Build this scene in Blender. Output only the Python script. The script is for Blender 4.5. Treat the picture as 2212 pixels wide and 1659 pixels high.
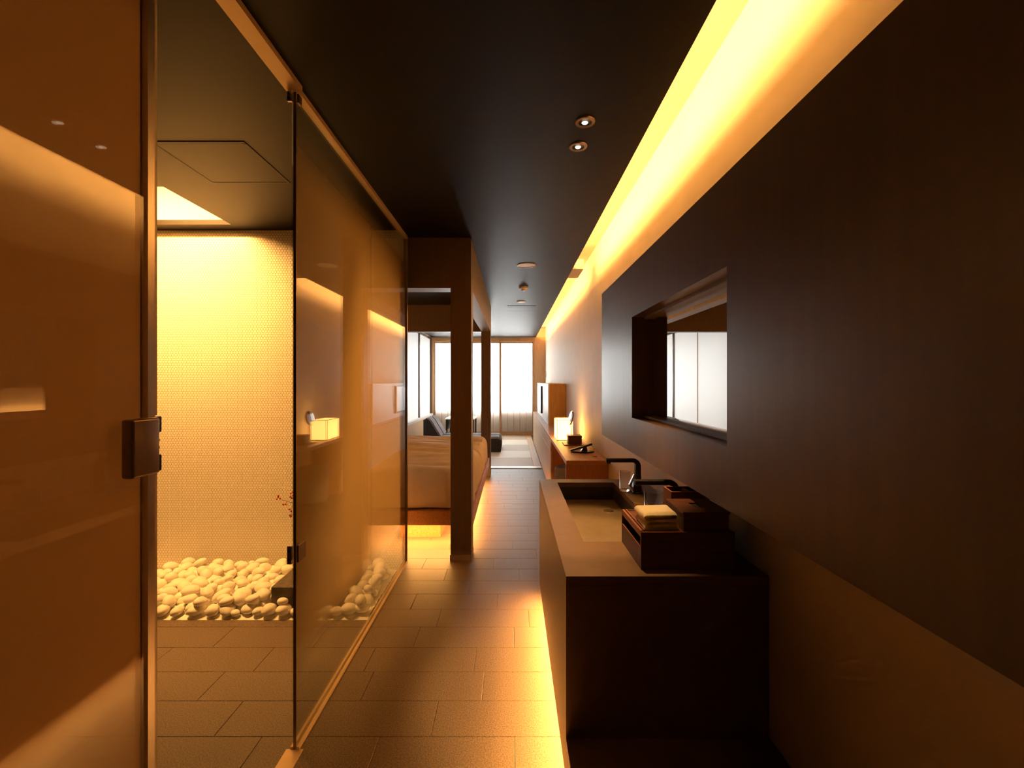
import bpy, bmesh, math, random
from mathutils import Vector, Matrix, noise
random.seed(7)
for o in list(bpy.data.objects): bpy.data.objects.remove(o)
sc = bpy.context.scene
COL = sc.collection

# ------------------------------------------------------------------ camera
EYE, F = 1.45, 983.0
cam = bpy.data.cameras.new('camera'); cam.sensor_width = 36; cam.lens = 36*F/2212
cam.shift_x = -1/2212; cam.shift_y = -6.5/2212; cam.clip_start = 0.02
co = bpy.data.objects.new('camera', cam); COL.objects.link(co)
co.location = (0, 0, EYE); co.rotation_euler = (math.pi/2, 0, 0)
sc.camera = co
# ------------------------------------------------------------------ exposure, world
vs = sc.view_settings
vs.view_transform = 'Standard'; vs.look = 'None'; vs.gamma = 1; vs.use_curve_mapping = False
vs.exposure = 0.0
w = bpy.data.worlds.new('world'); sc.world = w; w.use_nodes = True
w.node_tree.nodes['Background'].inputs[0].default_value = (.85, .92, 1, 1)
w.node_tree.nodes['Background'].inputs[1].default_value = 0.6
# ------------------------------------------------------------------ lights of the place
WARM = (1, .465, .115)
def area(name, loc, rot, sx, sy, power, color=WARM, spread=180):
    l = bpy.data.lights.new(name, 'AREA'); l.shape = 'RECTANGLE'; l.size = sx; l.size_y = sy
    l.energy = power; l.color = color; l.spread = math.radians(spread)
    o = bpy.data.objects.new(name, l); COL.objects.link(o); o.location = loc; o.rotation_euler = rot
    return o
def aim(d, long):           # rotation: local -Z along d, local X along long
    z = -Vector(d).normalized(); x = Vector(long).normalized(); y = z.cross(x).normalized(); x = y.cross(z)
    return Matrix((x, y, z)).transposed().to_euler()
P_COVE, P_VAN, P_BED, P_SLOT, P_HEAD, P_SPOT = 98, 48, 36, 130, 26, 115
DAY = (.93, .96, 1)
area('daylight_far', (-.75, 12.62, 1.66), aim((0, -1, 0), (1, 0, 0)), 2.7, 1.9, 650, DAY)
area('daylight_left', (-2.72, 9.85, 1.5), aim((1, 0, 0), (0, 1, 0)), 4.4, 1.8, 110, DAY)
area('cove_led', (.425, 2.79, 2.738), aim((1, 0, .02), (0, 1, 0)), 3.8, .15, P_COVE)
area('cove_led', (.425, 8.5, 2.738), aim((1, 0, .02), (0, 1, 0)), 6.6, .15, P_COVE*1.25)
area('plinth_led', (.232, 1.98, .108), aim((-1, 0, -.25), (0, 1, 0)), 2.1, .016, P_VAN)
area('bed_led_front', (-1.3, 4.06, .203), aim((0, -.1, -1), (1, 0, 0)), 1.5, .03, P_BED*.9)
area('bed_led_side', (-.50, 5.3, .203), aim((.35, 0, -1), (0, 1, 0)), 2.5, .03, P_BED)
area('shower_slot_led', (-2.54, 2.79, 2.86), aim((0, .27, -.96), (1, 0, 0)), .85, .08, P_SLOT)
area('headboard_led', (-2.262, 5.28, 1.112), aim((0, 0, 1), (0, 1, 0)), 2.6, .03, P_HEAD)

# ------------------------------------------------------------------ materials
MATS = {}
def nt(name):
    m = bpy.data.materials.new(name); m.use_nodes = True
    t = m.node_tree; b = t.nodes['Principled BSDF']; MATS[name] = m
    return m, t, b
def N(t, typ, **kw):
    n = t.nodes.new(typ)
    for k, v in kw.items(): setattr(n, k, v)
    return n
def pbr(name, c, rough=.5, var=.12, scale=12, stretch=(1, 1, 1), bump=0, bscale=None, metal=0, spec=.5, detail=4):
    m, t, b = nt(name); L = t.links.new
    b.inputs['Roughness'].default_value = rough; b.inputs['Metallic'].default_value = metal
    b.inputs['Specular IOR Level'].default_value = spec
    tc = N(t, 'ShaderNodeTexCoord'); mp = N(t, 'ShaderNodeMapping'); mp.inputs['Scale'].default_value = stretch
    L(tc.outputs['Object'], mp.inputs['Vector'])
    nz = N(t, 'ShaderNodeTexNoise'); nz.inputs['Scale'].default_value = scale; nz.inputs['Detail'].default_value = detail
    L(mp.outputs[0], nz.inputs['Vector'])
    r = N(t, 'ShaderNodeValToRGB')
    r.color_ramp.elements[0].position = .3; r.color_ramp.elements[1].position = .7
    r.color_ramp.elements[0].color = [x*(1-var) for x in c]+[1]
    r.color_ramp.elements[1].color = [min(1, x*(1+var)) for x in c]+[1]
    L(nz.outputs[0], r.inputs[0]); L(r.outputs[0], b.inputs['Base Color'])
    if bump:
        bn = N(t, 'ShaderNodeBump'); bn.inputs['Strength'].default_value = bump; bn.inputs['Distance'].default_value = .003
        n2 = N(t, 'ShaderNodeTexNoise'); n2.inputs['Scale'].default_value = bscale or scale; n2.inputs['Detail'].default_value = 3
        L(mp.outputs[0], n2.inputs['Vector']); L(n2.outputs[0], bn.inputs['Height']); L(bn.outputs[0], b.inputs['Normal'])
    return m
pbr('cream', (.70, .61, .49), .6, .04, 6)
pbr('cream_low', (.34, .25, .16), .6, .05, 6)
pbr('ceil', (.008, .005, .003), .46, .1, 5, spec=.16)
pbr('coveceil', (.62, .55, .44), .7, .04, 5)
pbr('panel', (.105, .058, .030), .38, .12, 9, (1, .15, 6) if False else (3, 3, .25), bump=.05, bscale=60)
pbr('darkwall', (.03, .02, .012), .5, .1)
pbr('canopy', (.10, .058, .028), .4, .12, 10, (4, 4, .4))
pbr('canopy_in', (.15, .11, .07), .5, .1)
pbr('slab', (.155, .107, .066), .46, .5, 190, bump=.25, bscale=260, detail=2)
pbr('grout', (.085, .058, .036), .8, .1)
pbr('wood', (.50, .235, .085), .38, .2, 7, (12, .7, 12))
pbr('wood_v', (.46, .20, .07), .4, .22, 7, (14, 14, .7))
pbr('wood_pale', (.60, .40, .23), .5, .12, 7, (10, 10, .7))
pbr('wood_frame', (.55, .33, .16), .5, .12, 7, (10, 10, .7))
pbr('tray_wood', (.115, .04, .022), .42, .25, 8, (1, 9, 9))
pbr('tray_edge', (.30, .10, .045), .42, .2, 8, (1, 9, 9))
pbr('stone_dark', (.15, .084, .044), .42, .1, 18)
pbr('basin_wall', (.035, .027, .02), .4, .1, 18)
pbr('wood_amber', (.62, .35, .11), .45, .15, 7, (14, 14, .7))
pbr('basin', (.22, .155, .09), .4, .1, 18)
pbr('black', (.012, .011, .010), .3, .05)
pbr('black_matte', (.016, .014, .013), .6, .05)
pbr('block', (.10, .075, .05), .6, .35, 30, bump=.5, bscale=40)
pbr('pebble', (.88, .83, .72), .55, .06, 20, bump=.1, bscale=60)
pbr('duvet', (.80, .66, .50), .85, .03, 8, bump=.15, bscale=300)
pbr('towel', (.86, .72, .52), .95, .05, 60, bump=.9, bscale=420)
pbr('sofa_grey', (.22, .23, .26), .85, .12, 120, bump=.3, bscale=300)
pbr('sofa_dark', (.025, .022, .022), .7, .1, 60)
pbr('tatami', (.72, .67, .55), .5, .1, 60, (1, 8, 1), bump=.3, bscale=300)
pbr('tatami_sheen_dark', (.50, .41, .30), .55, .1, 60, (8, 1, 1), bump=.3, bscale=300)  # same straw, darker: sheen of the turned weave put into the colour
pbr('white_pl', (.82, .81, .79), .4, .02)
pbr('steel', (.55, .48, .40), .3, .05, metal=1)
pbr('chrome', (.75, .73, .70), .1, .02, metal=1)
pbr('bronze', (.24, .165, .12), .3, .06, metal=.6)
pbr('rail', (.62, .44, .24), .35, .05, 20, metal=.3)
pbr('strip', (.85, .86, .86), .22, .02, metal=.6)
pbr('seal', (.55, .45, .30), .3, .05)
pbr('berry', (.62, .05, .02), .3, .1)
pbr('stem', (.16, .09, .04), .6, .1)
pbr('ceramic', (.14, .11, .08), .45, .15, 20)
pbr('screen', (.015, .016, .02), .08, .02)
pbr('screenbez', (.02, .02, .02), .3, .02)
b = MATS['towel'].node_tree.nodes['Principled BSDF']; b.inputs['Subsurface Weight'].default_value = .7; b.inputs['Subsurface Radius'].default_value = (1, .75, .5); b.inputs['Subsurface Scale'].default_value = .022
m, t, b = nt('mirror'); b.inputs['Base Color'].default_value = (.86, .85, .83, 1); b.inputs['Metallic'].default_value = 1; b.inputs['Roughness'].default_value = .01
m, t, b = nt('tumbler'); b.inputs['Transmission Weight'].default_value = 1; b.inputs['Roughness'].default_value = .01; b.inputs['IOR'].default_value = 1.45

# thin clear glass: fresnel-weighted mirror over straight-through transmission
m, t, b = nt('glass'); t.nodes.remove(b); L = t.links.new
tr = N(t, 'ShaderNodeBsdfTransparent'); tr.inputs[0].default_value = (.965, .98, .965, 1)
gl = N(t, 'ShaderNodeBsdfGlossy'); gl.inputs['Roughness'].default_value = .003; fr = N(t, 'ShaderNodeFresnel'); fr.inputs[0].default_value = 1.52
gg = N(t, 'ShaderNodeNewGeometry'); io = N(t, 'ShaderNodeMapRange'); io.inputs[3].default_value = 1.52; io.inputs[4].default_value = 1/1.52
L(gg.outputs['Backfacing'], io.inputs[0]); L(io.outputs[0], fr.inputs[0])      # a pane seen from inside keeps the outside reflectance
mx = N(t, 'ShaderNodeMixShader'); L(fr.outputs[0], mx.inputs[0]); L(tr.outputs[0], mx.inputs[1]); L(gl.outputs[0], mx.inputs[2])
L(mx.outputs[0], t.nodes['Material Output'].inputs[0])
# frosted film, and a copy tinted brown to paint in weaker light behind it:
def film(name, tc_, dc_):
  m, t, b = nt(name); t.nodes.remove(b); L = t.links.new
  ge = N(t, 'ShaderNodeNewGeometry'); sx = N(t, 'ShaderNodeSeparateXYZ'); L(ge.outputs['Position'], sx.inputs[0])
  def ramp(a, bb):
      mr = N(t, 'ShaderNodeMapRange'); mr.interpolation_type = 'SMOOTHSTEP'
      mr.inputs[1].default_value = a; mr.inputs[2].default_value = bb
      L(sx.outputs[2], mr.inputs[0]); return mr
  r1, r2 = ramp(.23, .46), ramp(2.53, 2.23)
  ml = N(t, 'ShaderNodeMath', operation='MULTIPLY'); L(r1.outputs[0], ml.inputs[0]); L(r2.outputs[0], ml.inputs[1])
  m2 = N(t, 'ShaderNodeMath', operation='MULTIPLY'); L(ml.outputs[0], m2.inputs[0]); m2.inputs[1].default_value = 1
  tp = N(t, 'ShaderNodeBsdfTransparent'); tl = N(t, 'ShaderNodeBsdfTranslucent'); tl.inputs[0].default_value = (*tc_, 1)
  df = N(t, 'ShaderNodeBsdfDiffuse'); df.inputs[0].default_value = (*dc_, 1)
  ma = N(t, 'ShaderNodeMixShader'); ma.inputs[0].default_value = .35; L(tl.outputs[0], ma.inputs[1]); L(df.outputs[0], ma.inputs[2])
  mb = N(t, 'ShaderNodeMixShader'); L(m2.outputs[0], mb.inputs[0]); L(tp.outputs[0], mb.inputs[1]); L(ma.outputs[0], mb.inputs[2])
  L(mb.outputs[0], t.nodes['Material Output'].inputs[0])
film('film', (.80, .55, .28), (.22, .15, .08))
film('film_dim_tint', (.86, .51, .27), (.56, .34, .18))
# washi paper
def paper(name, c, emit=0, ec=(1, 1, 1)):
    m, t, b = nt(name); L = t.links.new; t.nodes.remove(b)
    tl = N(t, 'ShaderNodeBsdfTranslucent'); tl.inputs[0].default_value = (*c, 1)
    df = N(t, 'ShaderNodeBsdfDiffuse'); df.inputs[0].default_value = (*[x*.8 for x in c], 1)
    nz = N(t, 'ShaderNodeTexNoise'); nz.inputs['Scale'].default_value = 30
    mr = N(t, 'ShaderNodeMapRange'); mr.inputs[3].default_value = .40; mr.inputs[4].default_value = .60; L(nz.outputs[0], mr.inputs[0])
    mx = N(t, 'ShaderNodeMixShader'); L(mr.outputs[0], mx.inputs[0]); L(tl.outputs[0], mx.inputs[1]); L(df.outputs[0], mx.inputs[2])
    out = mx
    if emit:
        em = N(t, 'ShaderNodeEmission'); em.inputs[0].default_value = (*ec, 1); em.inputs[1].default_value = emit
        ad = N(t, 'ShaderNodeAddShader'); L(mx.outputs[0], ad.inputs[0]); L(em.outputs[0], ad.inputs[1]); out = ad
    L(out.outputs[0], t.nodes['Material Output'].inputs[0])
paper('washi', (.9, .9, .88))
paper('lamp_paper', (.9, .84, .7), 3.2, (1, .55, .16))
def emis(name, c, s):
    m, t, b = nt(name); b.inputs['Emission Color'].default_value = (*c, 1); b.inputs['Emission Strength'].default_value = s
emis("bulb", (1, .82, .55), 3)
# round mosaic tiles, too fine to pick apart: hexagonal grid of dots, 21 mm
m, t, b = nt('mosaic'); L = t.links.new
tc = N(t, 'ShaderNodeTexCoord'); sp = N(t, 'ShaderNodeSeparateXYZ'); L(tc.outputs['Object'], sp.inputs[0])
A = .021; B = A*math.sqrt(3)
def M(op, a, bb=None):
    n = N(t, 'ShaderNodeMath', operation=op)
    for i, v in enumerate((a, bb)):
        if v is None: continue
        if isinstance(v, (int, float)): n.inputs[i].default_value = v
        else: L(v, n.inputs[i])
    return n.outputs[0]
def lat(off):
    u = M('SUBTRACT', M('FLOORED_MODULO', M('ADD', sp.outputs[0], off*A), A), A/2)
    v = M('SUBTRACT', M('FLOORED_MODULO', M('ADD', sp.outputs[2], off*B), B), B/2)
    return M('SQRT', M('ADD', M('MULTIPLY', u, u), M('MULTIPLY', v, v)))
d = M('MINIMUM', lat(0), lat(.5))
mr = N(t, 'ShaderNodeMapRange'); mr.inputs[1].default_value = .0085; mr.inputs[2].default_value = .0108
mr.inputs[3].default_value = 1; mr.inputs[4].default_value = 0; L(d, mr.inputs[0])
mc = N(t, 'ShaderNodeMix', data_type='RGBA'); mc.inputs[6].default_value = (.46, .40, .30, 1); mc.inputs[7].default_value = (.80, .745, .64, 1)
L(mr.outputs[0], mc.inputs[0]); L(mc.outputs[2], b.inputs['Base Color']); b.inputs['Roughness'].default_value = .3
bn = N(t, 'ShaderNodeBump'); bn.inputs['Strength'].default_value = .8; bn.inputs['Distance'].default_value = .003
L(mr.outputs[0], bn.inputs['Height']); L(bn.outputs[0], b.inputs['Normal'])

# ------------------------------------------------------------------ mesh helpers
WO = {}
def tag(o, label=None, cat=None, group=None, kind=None):
    if label: o['label'] = label
    if cat: o['category'] = cat
    if group: o['group'] = group
    if kind: o['kind'] = kind
    return o
def thing(name, loc, label, cat, group=None, kind=None):
    o = bpy.data.objects.new(name, None); COL.objects.link(o); o.empty_display_size = .05
    o.location = loc; WO[o] = Vector(loc)
    return tag(o, label, cat, group, kind)
class MB:
    def __init__(s): s.bm = bmesh.new()
    def box(s, x0, x1, y0, y1, z0, z1, bev=0, seg=1):
        r = bmesh.ops.create_cube(s.bm, size=1)
        for v in r['verts']:
            v.co = Vector(((x0+x1)/2+v.co.x*(x1-x0), (y0+y1)/2+v.co.y*(y1-y0), (z0+z1)/2+v.co.z*(z1-z0)))
        if bev:
            es = list({e for v in r['verts'] for e in v.link_edges})
            bmesh.ops.bevel(s.bm, geom=es, offset=bev, segments=seg, affect='EDGES', profile=.5)
        return s
    def prism(s, pts, z0, z1):                 # plan polygon, extruded upward
        lo = [s.bm.verts.new((x, y, z0)) for x, y in pts]; hi = [s.bm.verts.new((x, y, z1)) for x, y in pts]
        n = len(pts); s.bm.faces.new(lo[::-1]); s.bm.faces.new(hi)
        for i in range(n): s.bm.faces.new((lo[i], lo[(i+1) % n], hi[(i+1) % n], hi[i]))
        return s
    def prof(s, pts, axis, a, b):              # polygon in the plane across axis, extruded along it
        def P(p, w): return {'x': (w, p[0], p[1]), 'y': (p[0], w, p[1])}[axis]
        lo = [s.bm.verts.new(P(p, a)) for p in pts]; hi = [s.bm.verts.new(P(p, b)) for p in pts]
        n = len(pts); s.bm.faces.new(lo[::-1]); s.bm.faces.new(hi)
        for i in range(n): s.bm.faces.new((lo[i], lo[(i+1) % n], hi[(i+1) % n], hi[i]))
        return s
    def lathe(s, cx, cy, pts, n=24):           # (r, z) profile
        rings = []
        for r, z in pts:
            if r < 1e-6: rings.append([s.bm.verts.new((cx, cy, z))])
            else: rings.append([s.bm.verts.new((cx+r*math.cos(2*math.pi*i/n), cy+r*math.sin(2*math.pi*i/n), z)) for i in range(n)])
        for a, b in zip(rings, rings[1:]):
            for i in range(n):
                j = (i+1) % n
                if len(a) == 1 and len(b) == 1: continue
                if len(a) == 1: s.bm.faces.new((a[0], b[i], b[j]))
                elif len(b) == 1: s.bm.faces.new((a[i], a[j], b[0]))
                else: s.bm.faces.new((a[i], a[j], b[j], b[i]))
        return s
    def tube(s, pts, rad, n=8, flat=None):     # swept section; rad number or list; flat = (w, h) for a rectangular section
        P = [Vector(p) for p in pts]; rings = []
        up = Vector((0, 1, 0)) if flat else Vector((.13, .31, .94)).normalized()
        for i, p in enumerate(P):
            d = (P[min(i+1, len(P)-1)]-P[max(i-1, 0)]).normalized()
            a = d.cross(up); a = a.normalized() if a.length > 1e-4 else Vector((1, 0, 0)); b = a.cross(d)
            if flat:
                ww, hh = flat[i] if isinstance(flat, list) else flat
                rings.append([s.bm.verts.new(p+a*q[0]*hh+b*q[1]*ww) for q in ((.5, .38), (.38, .5), (-.38, .5), (-.5, .38), (-.5, -.38), (-.38, -.5), (.38, -.5), (.5, -.38))])
            else:
                r = rad[i] if isinstance(rad, (list, tuple)) else rad
                rings.append([s.bm.verts.new(p+(a*math.cos(2*math.pi*k/n)+b*math.sin(2*math.pi*k/n))*r) for k in range(n)])
        n = len(rings[0])
        for A_, B_ in zip(rings, rings[1:]):
            for k in range(n): s.bm.faces.new((A_[k], A_[(k+1) % n], B_[(k+1) % n], B_[k]))
        s.bm.faces.new(rings[0][::-1]); s.bm.faces.new(rings[-1])
        return s
    def ball(s, c, r, sub=2):
        q = bmesh.ops.create_icosphere(s.bm, subdivisions=sub, radius=1)
        for v in q['verts']: v.co = Vector(c)+Vector((v.co.x*r[0], v.co.y*r[1], v.co.z*r[2]))
        return s
    def build(s, name, mat, parent=None, smooth=False, origin=None):
        bm = s.bm; bmesh.ops.recalc_face_normals(bm, faces=bm.faces)
        xs = [v.co for v in bm.verts]
        if origin is None:
            lo = [min(c[i] for c in xs) for i in range(3)]; hi = [max(c[i] for c in xs) for i in range(3)]
            origin = Vector(((lo[0]+hi[0])/2, (lo[1]+hi[1])/2, lo[2]))
        origin = Vector(origin)
        bmesh.ops.translate(bm, verts=bm.verts, vec=-origin)
        me = bpy.data.meshes.new(name); bm.to_mesh(me); bm.free()
        me.materials.append(MATS[mat])
        if smooth:
            me.polygons.foreach_set('use_smooth', [True]*len(me.polygons))
            me.set_sharp_from_angle(angle=math.radians(38))
        return link(name, me, origin, parent)
def link(name, me, origin, parent=None):
    o = bpy.data.objects.new(name, me); COL.objects.link(o)
    origin = Vector(origin); WO[o] = origin
    if parent is not None: o.parent = parent; o.location = origin-WO[parent]
    else: o.location = origin
    return o
def bx(name, mat, parent, *c, bev=0, seg=1): return MB().box(*c, bev=bev, seg=seg).build(name, mat, parent, smooth=seg > 1)
def struct(o, label, cat): return tag(o, label, cat, kind='structure')

# ------------------------------------------------------------------ the setting
CEIL, XG, XW, XP, COVE = 2.607, -.855, .87, .684, 2.85
Y0, YF = -1.6, 12.1
flo = MB().box(-3.2, 1.3, Y0-.1, 12.3, -.12, -.006).build('floor', 'grout')
struct(flo, 'dark stone floor laid with long speckled slabs', 'floor')
SLABS = {}
def slab(x0, x1, y0, y1):
    g = .0008; k = (round(x1-x0, 3), round(y1-y0, 3))
    if k not in SLABS:
        mb = MB().box(-k[0]/2+g, k[0]/2-g, -k[1]/2+g, k[1]/2-g, -.012, 0, bev=.0012)
        o = mb.build('floor_slab', 'slab', flo, origin=(0, 0, 0)); me = o.data; SLABS[k] = me
        o.location = Vector(((x0+x1)/2, (y0+y1)/2, random.uniform(-.0004, .0002)))-WO[flo]
    else:
        link('floor_slab', SLABS[k], ((x0+x1)/2, (y0+y1)/2, random.uniform(-.0004, .0002)), flo)
def course(xa, xb, y0, y1, joint, ln=.55):
    xs = [xa]; k = math.ceil((xa-joint)/ln+.12); x = joint+k*ln
    while x < xb-.08:
        if x > xa+.08: xs.append(x)
        x += ln
    xs.append(xb)
    for a, b in zip(xs, xs[1:]): slab(a, b, y0, y1)
CW = .2067
known = {0: .009, 1: .216, 2: .41, 3: -.194, 4: .008}
knownS = {0: -1.02, 1: -1.219, 2: -1.432, 3: -1.845, 4: -1.636}
for i in range(-4, 29):
    y = 1.65+i*CW; y1 = y+CW
    if y1 > 7.5: y1 = 7.54
    j = known.get(i, ((i*7) % 11)*.05)
    if y > 7.45: break
    xa = -.87 if y < 3.70 else (-.95 if y > 4.6 else -2.15)
    course(xa, .868 if y > 2.95 else .5, y, y1, j)
for i in range(-4, 5):
    y = 1.65+i*CW
    course(-3.0, -.87, y, y+CW, knownS.get(i, -1.1-((i*5) % 7)*.07))
bx('floor_slab', 'slab', flo, -3.0, -.87, 1.65+5*CW, 2.76, -.012, .001, bev=.001)

c = MB()
c.box(-3.2, -2.08, Y0, 2.71, CEIL, CEIL+.035); c.box(-3.2, -2.08, 3.365, YF, CEIL, CEIL+.035)
c.box(-2.08, .62, Y0, YF, CEIL, CEIL+.035); c.box(.62, XW, Y0, .85, CEIL, CEIL+.035)
ceil = struct(c.build('ceiling', 'ceil'), 'dark brown satin ceiling over corridor, shower and bedroom', 'ceiling')
q = MB().box(.36, XW, .83, YF+.1, COVE, COVE+.04); q.box(.36, .40, .83, YF, CEIL+.035, COVE); q.box(.40, XW, YF, YF+.1, CEIL, COVE); q.box(.40, XW, .83, .85, CEIL+.035, COVE)
q.build('cove_housing', 'coveceil', ceil)
bx('cove_bridge', 'coveceil', ceil, .62, .735, 4.70, 5.12, CEIL, CEIL+.10)
q = MB().box(-3.06, -2.08, 2.69, 2.71, CEIL+.035, 3.0); q.box(-3.06, -2.08, 3.365, 3.385, CEIL+.035, 3.0)
q.box(-2.08, -2.06, 2.69, 3.385, CEIL+.035, 3.0); q.box(-3.06, -2.06, 2.69, 3.385, 3.0, 3.03); q.box(-3.08, -3.06, 2.69, 3.385, CEIL, 3.0)
q.build('light_slot', 'coveceil', ceil)

struct(bx('wall_right', 'cream', None, XW, 1.1, Y0, YF+.1, 0, COVE+.04), 'pale cream plaster wall washed by the glowing ceiling cove', 'wall')
PY1_, PZ0, PZ1, XM = 3.484, 1.04, 2.116, .785
pn = MB(); MY0, MY1, MZ0, MZ1 = 1.452, 2.606, 1.240, 1.816
pn.box(XP, XW, Y0, MY0, PZ0, PZ1); pn.box(XP, XW, MY1, PY1_, PZ0, PZ1)
pn.box(XP, XW, MY0, MY1, PZ0, MZ0); pn.box(XP, XW, MY0, MY1, MZ1, PZ1); pn.box(XM+.008, XW, MY0, MY1, MZ0, MZ1)
struct(pn.build('trim_1', 'panel'), 'thick dark brown satin wall panel with a recess for the mirror', 'wall panel')
wm = thing('wall_mirror', (XM, (MY0+MY1)/2, MZ0), 'wide rectangular mirror set deep in the dark wall panel', 'mirror')
bx('mirror_glass', 'mirror', wm, XM, XM+.008, MY0, MY1, MZ0, MZ1)
bx('mirror_ledge', 'canopy_in', wm, XM-.03, XM, MY0, MY1, MZ0, MZ0+.012)
bx('mirror_head', 'canopy_in', wm, XM-.03, XM, MY0, MY1, MZ1-.012, MZ1)

struct(bx('wall_back', 'darkwall', None, -3.2, 1.1, Y0-.1, Y0, 0, 3.05), 'dark wall behind the entrance end of the corridor', 'wall')
struct(bx('wall_shower', 'mosaic', None, -3.06, -.868, 3.49, 3.66, -.006, CEIL), 'white wall of tiny round mosaic tiles behind the pebbles', 'wall')
struct(bx('wall_left', 'darkwall', None, -3.2, -3.06, Y0, 3.66, 0, CEIL), 'dark side wall of the shower room', 'wall')
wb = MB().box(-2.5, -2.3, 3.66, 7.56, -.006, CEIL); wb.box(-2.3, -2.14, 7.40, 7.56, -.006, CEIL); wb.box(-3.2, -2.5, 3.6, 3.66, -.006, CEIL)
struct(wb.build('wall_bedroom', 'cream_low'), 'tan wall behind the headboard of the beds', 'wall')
wl = MB().box(-2.4, -2.14, 7.56, YF, -.006, .55); wl.box(-2.4, -2.14, 7.56, YF, 2.60, CEIL)
struct(wl.build('wall_window', 'wood_pale'), 'tan wood wall below the side paper window', 'wall')
wf = MB().box(.59, XW, 12.02, 12.2, -.006, CEIL); wf.box(-2.4, .59, 12.18, 12.30, -.006, .687); wf.box(-2.4, -2.13, 12.06, 12.36, -.006, CEIL); wf.box(-2.2, .6, 12.06, 12.36, CEIL, CEIL+.1)
struct(wf.build('wall_far', 'wood_pale'), 'narrow tan wall beside the far paper screens', 'wall')

# far paper screens
w1 = thing('window_1', (-.78, 12.06, 0), 'row of three tall bright paper screens closing the far end', 'window', kind='structure')
X0, X1 = -2.105, .554
q = MB().box(X0-.03, X1+.036, 12.03, 12.12, 2.50, CEIL); q.box(X0-.03, X1+.036, 12.03, 12.12, 0, .045)
q.box(X0-.03, X0+.03, 12.03, 12.12, .045, 2.5); q.box(X1-.0, X1+.036, 12.03, 12.12, .045, 2.5)
q.build('window_frame', 'wood_frame', w1)
pw = (X1-X0-.03)/3
for k in range(3):
    a = X0+.03+k*pw; b2 = a+pw; yy = 12.06+(.0 if k % 2 else .03)
    q = MB(); s = .026
    q.box(a, a+s, yy, yy+.03, .045, 2.5); q.box(b2-s, b2, yy, yy+.03, .045, 2.5)
    q.box(a+s, b2-s, yy, yy+.03, .045, .105); q.box(a+s, b2-s, yy, yy+.03, 2.455, 2.5)
    fr_ = q.build('screen_frame', 'wood_frame', w1)
    bx('screen_paper', 'washi', fr_, a+s, b2-s, yy+.022, yy+.024, .105, 2.455)
    for i in range(1, 5):
        x = a+s+(b2-a-2*s)*i/5
        bx('lattice_bar', 'wood_frame', fr_, x-.004, x+.004, yy+.010, yy+.022, .105, 2.455)
    for z in (.92, 1.706): bx('lattice_bar', 'wood_frame', fr_, a+s, b2-s, yy+.009, yy+.021, z-.004, z+.004)
# side paper screens
w2 = thing('window_2', (-2.14, 10.33, .55), 'bright paper side window with a pale ledge beside the grey lounger', 'window', kind='structure')
q = MB().box(-2.2, -2.10, 7.56, 12.06, .55, .60); q.build('window_sill', 'white_pl', w2)
q = MB().box(-2.19, -2.145, 7.56, 12.06, 2.55, 2.60)
for y in (7.56, 12.02): q.box(-2.19, -2.145, y, y+.04, .60, 2.55)
q.build('window_frame', 'canopy', w2)
for a, b2 in ((7.60, 9.19), (9.21, 10.52), (10.58, 12.02)):
    q = MB(); s = .02
    bx('screen_paper', 'washi', w2, -2.181, -2.179, a, b2, .60, 2.55)
bx('window_muntin', 'wood_frame', w2, -2.19, -2.165, 9.19, 9.21, .60, 2.55)
bx('window_post', 'canopy', w2, -2.19, -2.145, 10.52, 10.58, .60, 2.55)

# tatami
tm = thing('tatami_floor', (-.7, 9.8, 0), 'pale woven straw mat floor by the paper screens', 'tatami floor', kind='structure')
bx('edge_strip', 'strip', tm, -2.14, .485, 7.54, 7.66, -.006, .012)
bx('edge_board', 'wood_pale', tm, .36, .485, 7.66, 12.03, -.006, .012)
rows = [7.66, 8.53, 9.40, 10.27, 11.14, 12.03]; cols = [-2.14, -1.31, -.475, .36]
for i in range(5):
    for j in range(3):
        bx('straw_mat', 'tatami' if (i+j) % 2 else 'tatami_sheen_dark', tm, cols[j]+.002, cols[j+1]-.002, rows[i]+.002, rows[i+1]-.002, -.006, .012, bev=.003)  # alternating tones paint in the weave's light and dark sheen

# ------------------------------------------------------------------ glass shower screen
rl = MB(); rl.box(-.885, -.825, -1.4, 1.788, CEIL-.022, CEIL); rl.box(-.872, -.838, 1.788, 3.64, CEIL-.022, CEIL)
struct(rl.build('trim_2', 'rail'), 'slim golden metal rail holding the shower glass at the ceiling', 'rail')
rl = MB(); rl.box(-.888, -.822, 1.09, 1.788, -.006, .004); rl.box(-.873, -.862, 1.788, 3.64, -.006, .012); rl.box(-.848, -.838, 1.788, 3.64, -.006, .012); rl.box(-.862, -.848, 1.788, 3.64, -.006, .002)
struct(rl.build('trim_3', 'rail'), 'slim golden metal floor track under the shower glass', 'track')
struct(bx('trim_4', 'bronze', None, -.868, -.842, 3.636, 3.66, .002, CEIL), 'thin dark upright at the end of the shower glass', 'trim')
scr = thing('shower_screen', (XG, 1.1, 0), 'frosted glass shower screen of fixed panels along the corridor', 'shower screen')
def pane(y0, y1, z0=.003, film='film'):
    g = bx('glass_panel', 'glass', scr, XG-.005, XG+.005, y0, y1, z0, CEIL-.023)
    f = MB(); bm = f.bm
    vv = [bm.verts.new(p) for p in ((XG-.0062, y0+.001, .03), (XG-.0062, y1-.001, .03), (XG-.0062, y1-.001, CEIL-.03), (XG-.0062, y0+.001, CEIL-.03))]
    bm.faces.new(vv); f.build('frosted_film', film, g)
    return g
g1 = pane(1.79, 2.763)
bx('polished_edge', 'bronze', g1, XG-.0055, XG+.0055, 1.786, 1.79, .003, CEIL-.023)
pane(2.767, 3.635)
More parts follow.
